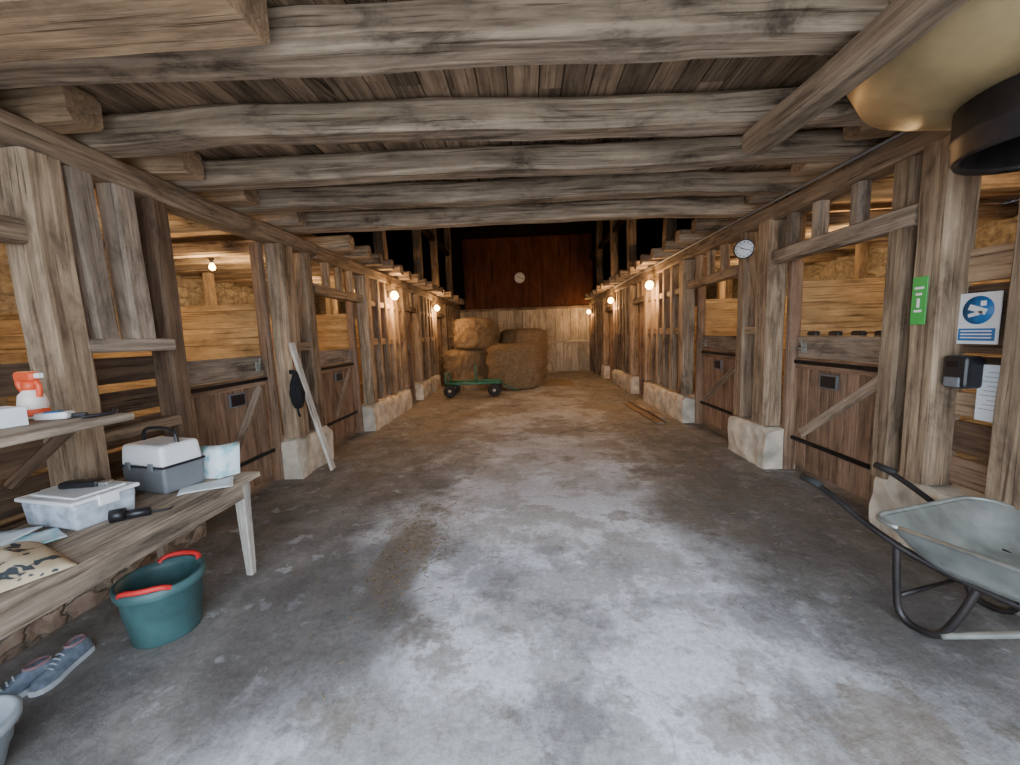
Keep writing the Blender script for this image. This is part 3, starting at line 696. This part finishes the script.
# ---------------------------------------------------------------- far end: bales, cart, boards
def bale(c,r,h,M=None):
    m=MB('round_straw_bale'); prof=[(0,0)]+[(r*.8,0),(r*.93,.05)]+[(r*(.97+.03*math.sin(math.pi*k/17)+.012*math.sin(k*2.1)),.05+(h-.1)*k/17) for k in range(1,17)]+[(r*.92,h-.05),(r*.78,h+.01),(r*.6,h+.04),(r*.4,h+.03),(r*.2,h+.05),(0,h+.03)]
    lathe(m,c,prof,M_STRAW,96,M,jit=.13,jf=5,smooth=True); 
    T=Matrix.Translation(V(c)) @ (M if M is not None else Matrix.Identity(4))
    for i in range(500):
        a=random.uniform(0,6.28); z=random.uniform(.08,h); p=V((math.cos(a)*r*.97,math.sin(a)*r*.97,z))
        q=p+V((math.cos(a)*.10,math.sin(a)*.10,0))+V([random.uniform(-.14,.14) for _ in range(3)])
        q.z=max(q.z,.02)
        beam(m,T@p,T@q,.009,.009,M_STRAW,ch=.001)
    m.build()
bale((-.38,12.1,0),.80,1.28); bale((-2.0,13.2,0),.74,1.15); bale((-1.68,13.1,1.19),.66,.95); bale((-.1,13.9,0.0),.8,1.75)
m=MB('loose_straw')
def lump(c,sx,sy,h):
    n=30;vs=[];fs=[]
    for i in range(n+1):
        for j in range(n+1):
            u=i/n*2-1;v=j/n*2-1; e=max(0,1-u*u-v*v); z=h*e**.6*(1+.9*noise.noise(V((u*5+c[0],v*5,2))))
            vs.append(V((c[0]+u*sx,c[1]+v*sy,max(.003,z))))
    fs=[[i*(n+1)+j,(i+1)*(n+1)+j,(i+1)*(n+1)+j+1,i*(n+1)+j+1] for i in range(n) for j in range(n)]
    m.add(vs,fs,M_STRAW,smooth=False)
lump((-1.80,11.85),.65,.45,.4)
m.build()
m=MB('scattered_straw')
lump((.95,12.9),.5,.8,.10)
def bits(n,fx,fy,ln=.07):
    for i in range(n):
        x,y=fx(),fy(); a=random.uniform(0,6.28); l=random.uniform(.02,ln)
        x=max(-2.6,min(2.5,x))
        beam(m,(x,y,.004),(x+math.cos(a)*l,y+math.sin(a)*l,.005),.004,.003,M_STRAW,ch=.0005)
bits(800,lambda:random.gauss(-.2,1.3),lambda:random.uniform(7,13.5),.12)
bits(450,lambda:random.choice((-2.3,2.2))+random.gauss(0,.25),lambda:random.uniform(3.2,11))
bits(300,lambda:random.gauss(-.95,.16),lambda:random.gauss(2.9,.4),.05)
bits(250,lambda:random.uniform(-2,2),lambda:random.uniform(2,8),.05)
m.build()
m=MB('green_flatbed_cart')
x0,x1,y0,y1=-2.15,-.72,10.45,11.05
for y in (y0,y1): tube(m,[(x0,y,.36),(x1,y,.36)],.035,M_CARTG,8,it=0)
for x in (x0,x0+.45,x0+.9,x1): tube(m,[(x,y0,.36),(x,y1,.36)],.03,M_CARTG,8,it=0)
for x in (x0+.1,x1-.15):
    tube(m,[(x,y0-.06,.17),(x,y1+.06,.17)],.016,M_STEEL,8,it=0)
    for y in (y0-.07,y1+.07):
        lathe(m,(x,y,.17),[(0,-.03),(.05,-.03),(.06,-.02),(.11,-.03),(.16,-.025),(.17,0),(.16,.025),(.11,.03),(.06,.02),(.05,.03),(0,.03)],M_RUB,28,RX(90))
        lathe(m,(x,y,.17),[(0,-.034),(.045,-.034),(.045,.034),(0,.034)],M_STEEL,16,RX(90))
    for y in (y0,y1): tube(m,[(x,y,.36),(x,y,.17)],.018,M_CARTG,8,it=0)
tube(m,[(-1.35,y0,.36),(-1.35,y0,.85)],.025,M_CARTG,8,it=0)
tube(m,[(x0,y0,.36),(x0-.02,y0,.62),(x0-.02,y1,.62),(x0,y1,.36)],.022,M_CARTG,8,it=1)
tube(m,[(x1,(y0+y1)/2,.33),(x1+.45,10.7,.1)],.02,M_CARTG,8,it=0)
m.build()
m=MB('floor_boards'); beam(m,(2.42,6.9,.02),(2.33,9.0,.02),.16,.035,M_BRACE); beam(m,(2.24,6.75,.02),(2.14,8.7,.02),.13,.035,M_BRACE); beam(m,(2.37,7.0,.055),(2.28,8.8,.055),.12,.03,M_GREY); m.build()

# ---------------------------------------------------------------- light & camera
w=bpy.data.worlds.new('World'); bpy.context.scene.world=w; w.use_nodes=True
bg=w.node_tree.nodes['Background']; bg.inputs[0].default_value=(.77,.875,1,1); bg.inputs[1].default_value=8.6
cam=bpy.data.cameras.new('Camera'); co=bpy.data.objects.new('Camera',cam); bpy.context.collection.objects.link(co)
cam.sensor_width=36; cam.lens=400/1020*36; cam.clip_start=.02; cam.clip_end=100
co.matrix_world=Matrix.Translation((0,0,1.6))@Matrix.Rotation(R(2.5),4,'Z')@Matrix.Rotation(R(90-6.8),4,'X')@Matrix.Rotation(R(-2.1),4,'Z')
bpy.context.scene.camera=co
